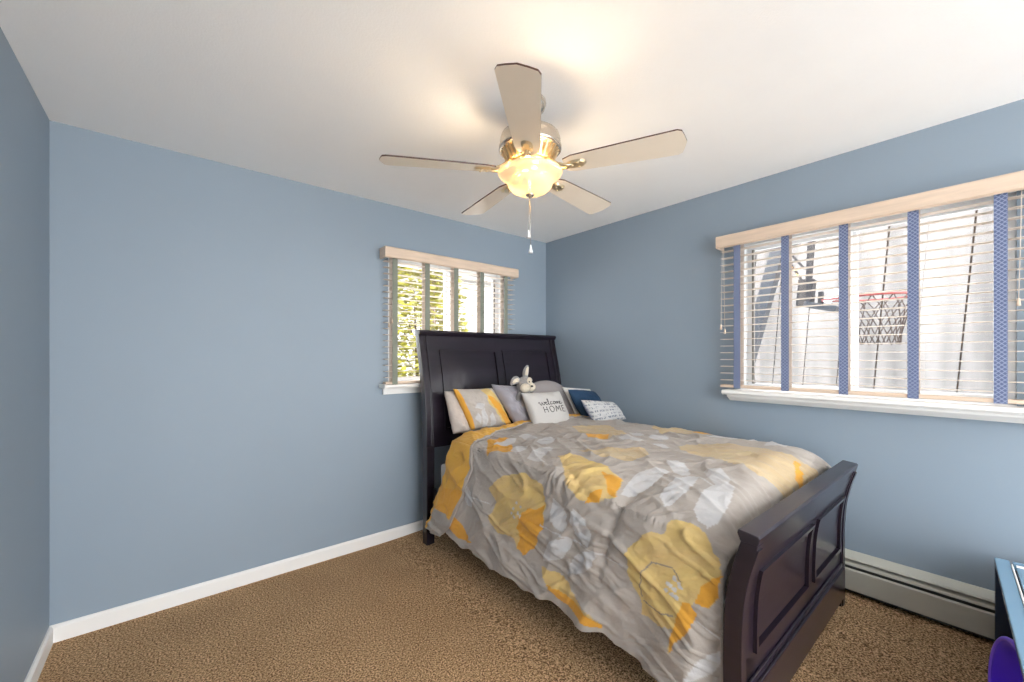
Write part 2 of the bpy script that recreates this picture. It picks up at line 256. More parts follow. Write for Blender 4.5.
# ---------------------------------------------------------------- room shell
XL = -3.24; YF = -4.8
def floor_z(x): return .085 * smooth((x + 1.75) / 1.75)
f = MB(); nx, ny = 48, 12
vs = [(XL - .1 + (0.1 - XL + .1) * i / nx, YF + (.1 - YF) * j / ny, 0) for j in range(ny + 1) for i in range(nx + 1)]
vs = [(x, y, floor_z(x)) for x, y, z in vs]
f.add(vs, [(j * (nx + 1) + i, j * (nx + 1) + i + 1, (j + 1) * (nx + 1) + i + 1, (j + 1) * (nx + 1) + i) for j in range(ny) for i in range(nx)], 0, True)
f.box(XL - .1, .1, YF, .1, -.12, -.02)
struct(f.build('floor', M['carpet']))
struct(MB().box(XL - .15, .15, YF, .15, H, H + .1).build('ceiling', M['ceiling']))
struct(MB().box(XL - .15, XL, YF, .15, -.1, H).build('wall_left', M['wall']))
def wall_hole(name, along, a0, a1, z0, z1, h):
    b = MB(); (p, q, r_, s_) = h; T = .15
    def bx(u0, u1, w0, w1):
        if along == 'x': b.box(u0, u1, 0, T, w0, w1)
        else: b.box(0, T, u0, u1, w0, w1)
    bx(a0, p, z0, z1); bx(q, a1, z0, z1); bx(p, q, z0, r_); bx(p, q, s_, z1)
    return struct(b.build(name, M['wall']))
W1 = (-1.60, -.50, 1.11, 2.09)      # opening in the back wall (x0,x1,z0,z1)
W2 = (-2.885, -1.745, 1.095, 2.09)   # opening in the right wall (y0,y1,z0,z1)
wall_hole('wall_back', 'x', XL, .15, -.1, H, W1)
wall_hole('wall_right', 'y', YF, 0, -.1, H, W2)
struct(MB().prism([(0, 0), (-.014, 0), (-.014, .068), (-.006, .08), (0, .08)], XL, 0, axis=0).build('baseboard_back', M['trim'], None))
b = MB(); b.prism([(XL, 0), (XL + .014, 0), (XL + .014, .068), (XL + .006, .08), (XL, .08)], YF, -.014, axis=1); struct(b.build('baseboard_left', M['trim']))
# windows: vinyl sliders set in the openings, glass, stool and apron
def window(name, along, op, splits, seam):
    a0, a1, z0, z1 = op
    def B(mb, u0, u1, d0, d1, w0, w1):
        if along == 'x': mb.box(u0, u1, d0, d1, w0, w1)
        else: mb.box(d0, d1, u0, u1, w0, w1)
        return mb
    fr = MB(); t = .035
    B(fr, a0, a1, .05, .13, z0, z0 + t); B(fr, a0, a1, .05, .13, z1 - t, z1); B(fr, a0, a0 + t, .05, .13, z0 + t, z1 - t); B(fr, a1 - t, a1, .05, .13, z0 + t, z1 - t)
    root = struct(fr.build(name, M['frame'], None, .004))
    s0, s1 = splits
    for k, (u0, u1, d) in enumerate(((a0 + t, s1, .06), (s0, a1 - t, .095))):
        sm = MB(); q = .032; zz0, zz1 = z0 + t, z1 - t
        B(sm, u0, u1, d, d + .03, zz0, zz0 + q); B(sm, u0, u1, d, d + .03, zz1 - q, zz1); B(sm, u0, u0 + q, d, d + .03, zz0 + q, zz1 - q); B(sm, u1 - q, u1, d, d + .03, zz0 + q, zz1 - q)
        so = sm.build('sash', M['frame'], root, .003)
        g = MB(); B(g, u0 + q, u1 - q, d + .012, d + .016, zz0 + q, zz1 - q); g.build('glass_pane', M['glass'], so)
        if k == 0:
            u = (s1 - q / 2) if True else 0
            for zc in (z0 + .35, z0 + .75):
                l = MB(); B(l, u - .012, u + .012, d - .018, d, zc - .02, zc + .02); l.build('latch', M['black'], so, .003)
        else:
            g = MB(); B(g, u1 - q - .012, u1 - q, d - .02, d, zz0 + q, zz1 - q); g.build('track_seal', M['roof'], so)
    return root
w1 = window('window_1', 'x', W1, (-1.07, -1.02), -1.05)
w2 = window('window_2', 'y', W2, (-2.335, -2.285), -2.3)
# stools (sills) and aprons
s = MB(); s.prism([(.05, 1.11), (-.098, 1.11), (-.106, 1.122), (-.10, 1.136), (.05, 1.136)], -1.668, -.43, axis=0); s.build('window_sill', M['trim'], w1, .002)
MB().box(-1.645, -.45, -.022, 0, 1.062, 1.11).build('apron', M['trim'], w1, .004)
s = MB(); s.prism([(.05, 1.094), (-.098, 1.094), (-.112, 1.106), (-.108, 1.124), (.05, 1.124)], -3.03, -1.70, axis=1)
s.build('window_sill', M['trim'], w2, .002)
s = MB(); s.prism([(-.095, 1.094), (-.088, 1.082), (-.045, 1.055), (0, 1.052), (0, 1.094)], -3.0, -1.725, axis=1); s.build('apron', M['trim'], w2, .002)

# ---------------------------------------------------------------- wood blinds
def blind(name, label, along, a0, a1, tapes, cords, tape_m, pitch=.0435):
    loc = ((a0 + a1) / 2, 0, 1.12) if along == 'x' else (0, (a0 + a1) / 2, 1.12)
    root = thing(name, loc, label, 'blind')
    def B(mb, u0, u1, d0, d1, w0, w1):            # d = distance out of the wall into the room
        if along == 'x': mb.box(u0, u1, -d1, -d0, w0, w1)
        else: mb.box(-d1, -d0, u0, u1, w0, w1)
        return mb
    ax = 0 if along == 'x' else 1
    v = MB(); prof = [(-.098, 2.03), (-.108, 2.036), (-.108, 2.098), (-.102, 2.106), (-.092, 2.108), (-.09, 2.03)]
    v.prism(prof, a0 - .015, a1 + .015, axis=ax)
    B(v, a0 - .015, a0 - .003, .004, .092, 2.03, 2.106); B(v, a1 + .003, a1 + .015, .004, .092, 2.03, 2.106)
    v.build('valance', M['valance'], root, .002)
    h = B(MB(), a0 + .01, a1 - .01, .022, .078, 2.045, 2.095); h.build('head_rail', M['cream'], root)
    sl = MB(); z = 2.012; n = 0; zs = []
    while z > 1.175: zs.append(z); z -= pitch
    for z in zs: 
        for k in range(4):                         # slightly crowned slat
            d0 = .026 + .0125 * k; cr = lambda d: .0025 * (1 - ((d - .051) / .025) ** 2)
            p = [(-d0, z + cr(d0)), (-d0 - .0125, z + cr(d0 + .0125)), (-d0 - .0125, z + cr(d0 + .0125) - .0019), (-d0, z + cr(d0) - .0019)]
            sl.prism(p, a0, a1, axis=ax)
    sl.build('slats', M['cream'], root)
    B(MB(), a0, a1, .026, .076, 1.138, 1.155).build('bottom_rail', M['valance'], root, .003)
    for c in tapes:
        B(MB(), c - .0195, c + .0195, .0775, .0788, 1.136, 2.06).build('cloth_tape', tape_m, root)
        o = B(MB(), c - .0195, c + .0195, .0235, .0247, 1.136, 2.06).build('rear_tape', M['cream'], root)
    for (c, zb, dd) in cords:
        for s_ in (-.012, .012):
            zz = zb + s_ * 1.2
            pts = [(c + s_ * .3, -dd, 2.05), (c + s_ * .6, -dd, (2.05 + zz) / 2), (c + s_, -dd, zz)]
            if along == 'y': pts = [(y, x, z) for x, y, z in pts]
            co = MB().tube(pts, .0013, 6).build('lift_cord', M['cream'], root)
            t = MB().lathe([(.0005, .018), (.004, .016), (.0055, 0), (.007, -.014), (.0005, -.016)], (pts[2][0], pts[2][1], zz - .01), 12)
            t.build('tassel', M['valance'], co)
    return root
blind('wooden_blind', 'cream slatted blind with cloth tapes toned grey-green for weaker light, hung behind the headboard', 'x', -1.650, -.458,
      [-1.581, -1.324, -1.071, -.818, -.565], [(-1.618, 1.58, .086)], M['tape_dim_lit'])
blind('wooden_blind', 'wide cream slatted blind with blue lattice-patterned cloth tapes, in front of the basketball hoop', 'y', -3.02, -1.678,
      [-1.781, -2.042, -2.309, -2.572, -2.84], [(-1.70, 1.52, .086), (-2.90, 1.56, .086)], M['tape'])

# ---------------------------------------------------------------- baseboard heater
ht = thing('baseboard_heater', (0, -1.9, .1), 'off-white hot-water baseboard heater along the wall under the wide window', 'heater')
ya, yb = -3.3, -.1
MB().box(-.012, 0, ya, yb, .10, .298).build('back_panel', M['heater'], ht)
MB().prism([(-.012, .300), (-.056, .278), (-.062, .270), (-.056, .268), (-.012, .288)], ya, yb, axis=1).build('top_hood', M['heater'], ht, .001)
MB().prism([(-.040, .262), (-.064, .250), (-.067, .240), (-.060, .243), (-.040, .254)], ya, yb, axis=1).build('damper', M['heater'], ht, .001)
MB().prism([(-.070, .115), (-.070, .218), (-.062, .225), (-.058, .221), (-.064, .213), (-.064, .121), (-.05, .115)], ya, yb, axis=1).build('front_cover', M['heater'], ht, .001)
MB().box(-.048, -.013, ya + .01, yb - .01, .15, .235).build('fin_element', M['heater_dark'], ht)
MB().box(-.046, -.013, ya + .01, yb - .01, .095, .125).build('pipe_tray', M['heater_dark'], ht)

# ---------------------------------------------------------------- ceiling fan with light
FX, FY, ZB = -1.61, -1.538, 2.138
fan = thing('ceiling_fan', (FX, FY, H), 'five-blade ceiling fan with pale wood blades and a lit frosted bowl lamp', 'ceiling fan')
c0 = (FX, FY, 0)
MB().lathe([(.0, H), (.068, H), (.07, H - .012), (.062, H - .035), (.035, H - .052), (.0, H - .054)], c0, 40).build('canopy', M['metal'], fan)
MB().lathe([(.014, H - .04), (.014, 2.3)], c0, 20).build('downrod', M['metal'], fan)
MB().lathe([(.0, 2.318), (.05, 2.315), (.10, 2.305), (.124, 2.29), (.131, 2.268), (.131, 2.245), (.135, 2.240), (.135, 2.228), (.128, 2.222), (.0, 2.222)], c0, 56).build('motor_housing', M['metal'], fan)
vr = MB().lathe([(.105, 2.224), (.088, 2.178), (.0, 2.176)], c0, 48)
for k in range(30):
    a = 2 * math.pi * k / 30; Mx = Matrix.Translation((FX, FY, 0)) @ Matrix.Rotation(a, 4, 'Z')
    q = [(.118, -.0045, 2.224), (.118, .0045, 2.224), (.125, .0045, 2.222), (.125, -.0045, 2.222), (.084, -.0035, 2.176), (.084, .0035, 2.176), (.098, .0035, 2.172), (.098, -.0035, 2.172)]
    vr.add([Mx @ Vector(p) for p in q], [(0, 1, 2, 3), (4, 7, 6, 5), (0, 4, 5, 1), (1, 5, 6, 2), (2, 6, 7, 3), (3, 7, 4, 0)])
vr.build('vent_ring', M['gold'], fan)
MB().lathe([(.0, 2.178), (.075, 2.176), (.08, 2.165), (.06, 2.155), (.045, 2.15), (.045, 2.138), (.0, 2.138)], c0, 40).build('light_fitter', M['gold'], fan)
def blade_outline():
    L0, L1 = .155, .612; up = []; 
    for i in range(13):
        t = i / 12; x = L0 + (L1 - .02 - L0) * t; hw = .047 + .022 * t ** .8
        if i == 0: hw = .036
        up.append((x, hw))
    tip = [(L1 - .004, .060), (L1 + .004, .035), (L1 + .012, .0), (L1 + .004, -.035), (L1 - .004, -.060)]
    return [(x, y) for x, y in up] + tip + [(x, -y) for x, y in reversed(up)]
ol = blade_outline()
for k in range(5):
    a = R(8.3 + 72 * k)
    Mx = Matrix.Translation((FX, FY, ZB)) @ Matrix.Rotation(a, 4, 'Z') @ Matrix.Rotation(R(-(0, 0, -1, 2.0, 0)[k]), 4, 'Y') @ Matrix.Rotation(R(-11), 4, 'X')
    bl = MB(); n = len(ol)
    lo = [Mx @ Vector((x, y, -.003)) for x, y in ol]; hi = [Mx @ Vector((x, y, .003)) for x, y in ol]
    bl.add(lo + hi, [tuple(range(n))[::-1]], 0); bl.add(lo + hi, [tuple(range(n, 2 * n))] + [(i, (i + 1) % n, n + (i + 1) % n, n + i) for i in range(n)], 1)
    bo = bl.build('blade', [M['blade_light'], M['blade_dark']], fan)
    Mr = Matrix.Translation((FX, FY, ZB)) @ Matrix.Rotation(a, 4, 'Z')
    ir = MB()
    arm = [(.07, .035), (.10, .022), (.13, .0), (.16, -.008), (.19, -.008)]
    for sgn in (-1, 1):
        ir.tube([Mr @ Vector((x, sgn * (.006 + .020 * math.sin(min(1, (x - .07) / .1) * math.pi)), z)) for x, z in arm], [.009, .008, .007, .006, .004], 10)
    ir.tube([Mr @ Vector((x, 0, z)) for x, z in [(.07, .03), (.12, .012), (.17, -.006)]], [.010, .007, .005], 8)
    pad = []
    for i in range(20):
        t = 2 * math.pi * i / 20; pad.append((.205 + .04 * math.cos(t), (.028 + .004 * math.cos(2 * t)) * math.sin(t)))
    vs = [Mx @ Vector((x, y, -.003)) for x, y in pad] + [Mx @ Vector((.205 + (x - .205) * .8, y * .8, -.011)) for x, y in pad]
    ir.add(vs, [tuple(range(20)), tuple(range(20, 40))[::-1]] + [(i, (i + 1) % 20, 20 + (i + 1) % 20, 20 + i) for i in range(20)], 0)
    for px_, py_ in ((.19, 0), (.215, .014), (.215, -.014)):
        ir.ball(Mx @ Vector((px_, py_, -.012)), .004, 6)
    ir.build('blade_iron', M['gold'], fan)
bowl = MB().lathe([(.134, 2.134), (.140, 2.131), (.136, 2.122), (.124, 2.112), (.108, 2.100), (.100, 2.088), (.094, 2.072), (.080, 2.056), (.055, 2.044), (.025, 2.038), (.0, 2.037), (.0, 2.041), (.024, 2.042), (.053, 2.048), (.077, 2.060), (.09, 2.075), (.096, 2.09), (.105, 2.103), (.122, 2.115), (.132, 2.126), (.134, 2.134)], c0, 64)
bowl.build('bowl_shade', M['bowl'], fan)
MB().lathe([(.0, 2.043), (.016, 2.041), (.02, 2.036), (.016, 2.031), (.008, 2.028), (.006, 2.022), (.0, 2.019)], c0, 24).build('finial', M['metal'], fan)
MB().lathe([(.006, 2.14), (.006, 2.04)], c0, 12).build('stem', M['metal'], fan)
for dx, zb in ((-.009, 1.862), (.004, 1.80)):
    ch = MB().tube([(FX + dx * .4, FY + dx * .3, 2.03), (FX + dx, FY, zb + .02)], .0012, 6).build('pull_chain', M['metal'], fan)
    MB().lathe([(.0005, .022), (.003, .02), (.0045, .008), (.009, -.008), (.0095, -.014), (.006, -.012), (.0005, -.004)], (FX + dx, FY, zb), 14).build('chain_pendant', M['frame'], ch)
for k in range(2):
    a = R(100 + 180 * k); L = bpy.data.lights.new('bulb', 'POINT'); L.energy = LAMP_W / 2; L.color = (1, .82, .58); L.shadow_soft_size = .028
    lo = bpy.data.objects.new('bulb_light', L); C.collection.objects.link(lo); lo.parent = fan
    lo.location = (.055 * math.cos(a), .055 * math.sin(a), 2.10 - H)

# ---------------------------------------------------------------- sleigh bed
BX0, BX1 = -1.464, -.172
bed = thing('sleigh_bed', (-.76, -1.3, floor_z(-.76)), 'dark espresso sleigh bed with panelled headboard and curved footboard', 'bed')
def interp(tab):
    zs = [p[0] for p in tab]; ys = [p[1] for p in tab]
    def f_(z):
        z = min(max(z, zs[0]), zs[-1]); 
        for i in range(len(zs) - 1):
            if z <= zs[i + 1]:
                t = (z - zs[i]) / (zs[i + 1] - zs[i]); return ys[i] + (ys[i + 1] - ys[i]) * t
    tt = np.linspace(zs[0], zs[-1], 200); yy = np.array([f_(t) for t in tt]); k = np.ones(17) / 17
    yp = np.convolve(np.pad(yy, 8, 'edge'), k, 'valid')
    return lambda z: float(np.interp(z, tt, yp))
HY = interp([(0, -.252), (.68, -.250), (.9, -.243), (1.1, -.222), (1.25, -.192), (1.4, -.152), (1.52, -.128)])
FYo = interp([(0, -2.325), (.45, -2.324), (.55, -2.328), (.62, -2.336), (.69, -2.352), (.80, -2.384)])
def slab(mb, x0, x1, z0, z1, prof, front, back, nz=14, mi=0):
    """curved board following a sleigh profile; front/back are offsets towards the camera side (-Y)"""
    vs = []
    for i in range(nz + 1):
        z = z0 + (z1 - z0) * i / nz; y = prof(z)
        for x in (x0, x1): vs += [(x, y - front, z), (x, y - back, z)]
    fs = []
    for i in range(nz):
        a = i * 4; b = a + 4
        fs += [(a, a + 2, b + 2, b), (a + 1, b + 1, b + 3, a + 3), (a, b, b + 1, a + 1), (a + 2, a + 3, b + 3, b + 2)]
    fs += [(0, 1, 3, 2), (nz * 4, nz * 4 + 2, nz * 4 + 3, nz * 4 + 1)]
    mb.add(vs, fs, mi, False); return mb
def picture_frame(mb, x0, x1, z0, z1, prof, front, back, w_=.014):
    slab(mb, x0, x0 + w_, z0, z1, prof, front, back); slab(mb, x1 - w_, x1, z0, z1, prof, front, back)
    slab(mb, x0 + w_, x1 - w_, z0, z0 + w_, prof, front, back, 2); slab(mb, x0 + w_, x1 - w_, z1 - w_, z1, prof, front, back, 2)
HX0, HX1 = -1.43, -.035
hb = MB()
slab(hb, HX0 + .06, HX1 - .06, .69, 1.495, HY, -.012, -.040)      # backing
for x0, x1 in ((HX0 + .045, -1.275), (-.745, -.680), (-.150, HX1 - .045)): slab(hb, x0, x1, .70, 1.49, HY, .006, -.03)
slab(hb, HX0 + .04, HX1 - .04, 1.385, 1.495, HY, .006, -.03, 4); slab(hb, HX0 + .04, HX1 - .04, .685, .80, HY, .006, -.03, 4)
hbo = hb.build('headboard', M['wood'], bed, .003)
for x0, x1 in ((-1.275, -.745), (-.680, -.150)):
    p = MB(); picture_frame(p, x0, x1, .80, 1.385, HY, .014, -.012, .016)
    slab(p, x0 + .012, x1 - .012, .81, 1.375, HY, -.002, -.02); p.build('panel', M['wood'], hbo, .002)
for hx, sg in ((HX0, 1), (HX1, -1)):
    p = MB()
    for o0, o1, fr, bk, zt in ((0, .022, .014, -.045, 1.515), (.021, .051, .004, -.045, 1.51), (.050, .062, .016, -.02, 1.5)):
        xa, xb = sorted((hx + sg * o0, hx + sg * o1)); slab(p, xa, xb, .68, zt, HY, fr, bk)
    p.build('edge_moulding', M['wood'], hbo, .002)
p = MB(); p.prism([(-.082, 1.50), (-.078, 1.522), (-.10, 1.532), (-.155, 1.528), (-.168, 1.515), (-.160, 1.498), (-.150, 1.488), (-.09, 1.49)], HX0 - .004, HX1 + .004, axis=0); p.build('cap_rail', M['wood'], hbo, .002)
for x0 in (HX0, HX1 - .06):
    MB().box(x0, x0 + .06, -.268, -.205, floor_z(x0), .70).build('post', M['wood'], bed, .003)
MB().box(HX0 + .06, HX1 - .06, -.262, -.235, .345, .385).build('cross_rail', M['wood'], bed, .003)
for x0 in (-1.385, -.115):
    MB().box(x0, x0 + .025, -2.285, -.262, .23, .40).build('side_rail', M['wood'], bed, .003)
# footboard
fb = MB()
slab(fb, BX0 + .05, BX1 - .05, .12, .76, FYo, -.014, -.040)
for x0, x1 in ((BX0 + .06, -1.345), (-.775, -.700), (-.262, BX1 - .05)): slab(fb, x0, x1, .12, .775, FYo, 0, -.03)
slab(fb, BX0 + .05, BX1 - .05, .645, .775, FYo, 0, -.03, 6); slab(fb, BX0 + .05, BX1 - .05, .12, .375, FYo, 0, -.03, 3)
fbo = fb.build('footboard', M['wood'], bed, .003)
for x0, x1 in ((-1.345, -.775), (-.700, -.262)):
    p = MB(); picture_frame(p, x0, x1, .375, .650, FYo, .012, -.01, .016); slab(p, x0 + .03, x1 - .03, .405, .62, FYo, .002, -.02); slab(p, x0 + .012, x1 - .012, .385, .64, FYo, -.006, -.02)
    p.build('panel', M['wood'], fbo, .002)
p = MB(); slab(p, BX0 + .052, BX1 - .052, .14, .285, FYo, .020, 0, 3); slab(p, BX0 + .052, BX1 - .052, .285, .305, FYo, .011, 0, 2); p.build('base_moulding', M['wood'], fbo, .004)
for x0, x1 in ((BX0, BX0 + .05), (BX1 - .05, BX1)):
    p = MB(); slab(p, x0, x1, floor_z(x0), .775, FYo, .004, -.045, 30); p.build('post', M['wood'], bed, .003)
    p = MB(); slab(p, x0 + (.0 if x0 < -1 else .012), x1 - (.012 if x0 < -1 else 0), floor_z(x0) + .0, .76, FYo, .010, .0, 30); p.build('post_edge', M['wood'], bed, .002)
p = MB(); p.prism([(-2.386, .798), (-2.380, .774), (-2.332, .774), (-2.322, .798), (-2.324, .810), (-2.380, .804)], BX0 - .001, BX1 + .001, axis=0); p.build('cap_rail', M['wood'], fbo, .003)

# ---------------------------------------------------------------- mattress and box spring
def soft_box(name, x0, x1, y0, y1, z0, z1, r, m, label, cat):
    cx, cy = (x0 + x1) / 2, (y0 + y1) / 2
    o = MB().box(x0, x1, y0, y1, z0, z1).build(name, m, None, r, 5)
    for p in o.data.polygons: p.use_smooth = True
    return tag(o, label, cat)
soft_box('box_spring', -1.345, -.12, -2.24, -.30, .402, .575, .02, M['white_fab'], 'white box spring under the grey-sheeted mattress of the bed', 'box spring')
mt = soft_box('mattress', -1.29, -.12, -2.22, -.37, .577, .735, .05, M['sheet'], 'thick mattress in a pale grey sheet, showing at the head end of the bed', 'mattress')

# ---------------------------------------------------------------- comforter
XK, ZT = -1.36, .81
NS, NV = 460, 400
def band_head(s):   # where the head edge lies, by distance from the top left edge
    return np.interp(s, [-.70, -.44, -.21, -.02, .30, .9, 1.35], [-.30, -.44, -.545, -.56, -.58, -.62, -.66])
def band_end(s):
    return np.interp(s, [-.70, -.56, -.35, -.14, .02, .25, .45, .95, 1.3], [-.47, -.645, -.735, -.84, -.76, -.665, -.665, -.79, -.80])
def comforter_point(s, y, puff):
    """s: distance from the top left edge (+ over the mattress, - down the side); y: along the bed"""
    f_ = np.clip((-y - 1.1) / 1.1, 0, 1); rk = .07 + .11 * f_ * f_ * (3 - 2 * f_)
    # top profile
    q = np.clip((s + .06) / (rk * 2.2), 0, 1); q = 1 - (1 - q) ** 2.2
    X = np.where(s > -.04, XK + s, XK - .04)
    dome = .018 * np.sin(np.clip(s / 1.3, 0, 1) * np.pi) + .028 * np.clip(s / .9, 0, 1) * np.clip(1 - (s - 1.15) / .12, 0, 1)
    Z = ZT - rk * .62 + rk * .62 * q + dome
    side = s < -.04
    t = np.clip(-(s + .04), 0, 2)
    bulge = .032 * (1 - np.exp(-t / .10)) + .012 * np.clip((t - .3) / .3, 0, 1)
    X = np.where(side, XK - .04 - bulge, X)
    Z = np.where(side, (ZT - rk * .62) + (rk * .62) * 0 - t * ((ZT - rk * .62 + s * 0) / ZT) , Z)
    # far side drop near the wall
    e = np.clip((s - 1.25) / .25, 0, 1)
    X = np.where(s > 1.25, XK + 1.25 + .03 * np.sin(e * np.pi / 2), X); Z = np.where(s > 1.25, Z - (s - 1.25) * .95, Z)
    # foot end rounds down inside the footboard
    g = np.clip((-y - 2.10) / .165, 0, 1.6); top = np.clip((s + .1) / .15, 0, 1)
    Z = Z - top * (.075 * np.clip(g, 0, 1) ** 2.4) - top * np.clip(g - 1, 0, 1) * .35
    Y = np.where(-y > 2.265, -2.265 - .004 * np.sin(s * 9), y)
    return X, Y, Z
def wrinkle(s, y):
    a = fbm(s * 3.1 + 7, y * 3.3, 3, 3); wv = fbm(s * 2.2, y * 2.2 + 5, 2, 11)
    r1 = 1 - np.abs(vnoise(s * 4.5 + wv * 1.2 + y * 3.0, y * 5.5 - s * 4.0 + wv, 21))           # diagonal ridges
    r2 = 1 - np.abs(vnoise(s * 11 + wv * 2 - y * 5, y * 7 + s * 3, 31))
    r3 = 1 - np.abs(vnoise(s * 22 + a * 2, y * 30 + s * 12 + wv * 3, 41))
    side0 = np.clip(-(s + .02) / .12, 0, 1)
    n = s - .32 * y + .05 * wv; t = y + .32 * s                                                     # folds run down towards the foot
    f1 = 1 - np.abs(vnoise(n * 7, t * 1.5, 71)); f2 = 1 - np.abs(vnoise(n * 15 + a * .3, t * 2.6 + 9, 81))
    n2 = s * .8 + .6 * y + .04 * wv; f3 = 1 - np.abs(vnoise(n2 * 10, (s * .6 - .8 * y) * 2.4, 91))
    d = .013 * a + .010 * (r1 ** 3 - .4) + (.009 + .009 * side0) * (f1 ** 5 - .3) + (.005 + .006 * side0) * (f2 ** 4 - .3) + .008 * (f3 ** 6 - .3) + .0030 * (r3 ** 2 - .4)
    side = np.clip(-(s + .02) / .12, 0, 1); low = np.clip((-s - .25) / .4, 0, 1)
    # hanging drapes: nearly vertical pleats that widen to the hem, strongest at the foot corner
    ph = y * 17 + fbm(y * 2.5, s * .8, 2, 51) * 2.6 + s * 3.5
    foot = np.clip((-y - 1.55) / .5, 0, 1)
    d = d * (1 - .15 * side) + side * low * (.007 + .022 * foot) * np.sin(ph)
    # pinch near the foot corner, sewn tufts elsewhere
    for (ps, py, rr, am) in ((.0, -1.86, .10, .016), (.42, -1.15, .07, .02), (.62, -1.75, .07, .022), (-.10, -1.15, .08, .02), (.95, -1.45, .07, .018), (-.26, -1.62, .07, .014), (.2, -.95, .06, .014)):
        q = ((s - ps) ** 2 + (y - py) ** 2) / rr ** 2; d = d - am * np.exp(-q * 2)
    crease = np.exp(-((y + 1.86 + .25 * (s + 0)) / .022) ** 2) * np.clip(1 - np.abs(s + .16) / .3, 0, 1)
    d = d - .022 * crease
    crease2 = np.exp(-((s - .02 - .35 * (y + 1.5)) / .02) ** 2) * np.clip(1 - np.abs(y + 1.6) / .25, 0, 1)
    return d - .014 * crease2
def comforter_surface(S, Y0, lift=0.0):
    X, Y, Z = comforter_point(S, Y0, 0)
    P = np.stack([X, Y, Z], -1)
    ds = np.gradient(P, axis=0); dy = np.gradient(P, axis=1); N = np.cross(ds, dy); N /= (np.linalg.norm(N, axis=-1, keepdims=True) + 1e-9)
    k = np.where((N[..., 2] < 0), -1, 1); side = S < -.04
    sgn = np.where(side, np.where(N[..., 0] > 0, -1, 1), k); N *= sgn[..., None]
    d = wrinkle(S, Y0)
    d = d * np.clip((2.30 + Y0) / .06, .15, 1)
    d = np.where(S > 1.2, d * .2, d)
    return P + N * (d + lift)[..., None]
def grid_mesh(name, P, m, parent=None, thick=.012, col=None):
    a, b_ = P.shape[:2]; me = bpy.data.meshes.new(name)
    idx = np.arange(a * b_).reshape(a, b_); q = np.stack([idx[:-1, :-1], idx[1:, :-1], idx[1:, 1:], idx[:-1, 1:]], -1).reshape(-1, 4)
    me.from_pydata(P.reshape(-1, 3).tolist(), [], q.tolist())
    me.polygons.foreach_set('use_smooth', [True] * len(q)); me.materials.append(m)
    if col is not None:
        at = me.color_attributes.new('print', 'FLOAT_COLOR', 'POINT'); at.data.foreach_set('color', col.reshape(-1).astype(np.float32))
    me.update(); o = bpy.data.objects.new(name, me); C.collection.objects.link(o)
    if parent: o.parent = parent
    if thick:
        sm = o.modifiers.new('solid', 'SOLIDIFY'); sm.thickness = thick; sm.offset = 0
    return o
def cloth_mat(name, rough=.85):
    m = bpy.data.materials.new(name); m.use_nodes = True; nt = m.node_tree; b = nt.nodes['Principled BSDF']; b.inputs['Roughness'].default_value = rough
    b.inputs['Sheen Weight'].default_value = .15
    a = nt.nodes.new('ShaderNodeAttribute'); a.attribute_name = 'print'; nt.links.new(a.outputs['Color'], b.inputs['Base Color'])
    tc = nt.nodes.new('ShaderNodeTexCoord'); n = nt.nodes.new('ShaderNodeTexNoise'); n.inputs['Scale'].default_value = 45; n.inputs['Detail'].default_value = 3
    nt.links.new(tc.outputs['Object'], n.inputs[0]); bp = nt.nodes.new('ShaderNodeBump'); bp.inputs['Strength'].default_value = .35; bp.inputs['Distance'].default_value = .01
    nt.links.new(n.outputs[0], bp.inputs['Height']); nt.links.new(bp.outputs[0], b.inputs['Normal']); return m
M['print'] = cloth_mat('printed_cotton')
C_TAUPE, C_PALE, C_GOLD, C_LEAF, C_DARK = [np.array(rgb(h)) for h in CLOTH]
def paint(S, Y, wob=True):
    """the printed flowers and leaves, by position on the cloth"""
    wx = S + .008 * vnoise(S * 18, Y * 18, 61); wy = Y + .008 * vnoise(S * 18, Y * 18, 62)
    col = np.broadcast_to(C_TAUPE, S.shape + (4,)).copy()
    tone = np.clip(vnoise(S * 1.2, Y * 1.2, 77), -1, 1)[..., None]; col[..., :3] *= 1 + .04 * tone
    def put(mask, c): col[mask] = c
    for i, q in enumerate(PALE):
        wash = C_PALE if i < 4 else C_PALE * .5 + C_TAUPE * .5
        mk = inpoly(wx, wy, q); k = np.clip(.5 + .9 * fbm(S * 14 + Y * 9, Y * 9 - S * 5, 3, 5), 0, 1)[..., None]
        c = wash * (1 - .3 * k) + (C_GOLD * .4 + C_TAUPE * .6) * .3 * k; col[mk] = c[mk]
    for q in GOLD: put(inpoly(wx, wy, q), C_GOLD)
    for q in LEAF: put(inpoly(S, Y, q), C_LEAF)
    def seg(p0, p1, w_, c):
        dx, dy = p1[0] - p0[0], p1[1] - p0[1]; L = dx * dx + dy * dy; t = np.clip(((S - p0[0]) * dx + (Y - p0[1]) * dy) / L, 0, 1)
        put(((S - p0[0] - t * dx) ** 2 + (Y - p0[1] - t * dy) ** 2) < w_ * w_, c)
    for l in LINE:
        for i in range(len(l) - 1): seg(l[i], l[i + 1], .0035, C_LEAF)
    for l in DARK:
        for i in range(len(l) - 1): seg(l[i], l[i + 1], .0026, C_DARK)
    for (a, b_) in DOTS: put((S - a) ** 2 + (Y - b_) ** 2 < .0085 ** 2, C_LEAF)
    return col
u = np.linspace(0, 1, NS)[:, None] * np.ones((1, NV)); v = np.linspace(0, 1, NV)[None, :] * np.ones((NS, 1))
yy_ = -.3 - v * 2.0
hem_z = np.interp(-yy_, [.25, .58, .9, 1.25, 1.53, 1.87, 1.97, 2.05, 2.12, 2.3], [.13, .18, .15, .165, .18, .19, .165, .12, .06, .05]) + .012 * np.sin(yy_ * 21) + .006 * np.sin(yy_ * 47)
s_lo = -(ZT - hem_z) * 1.03
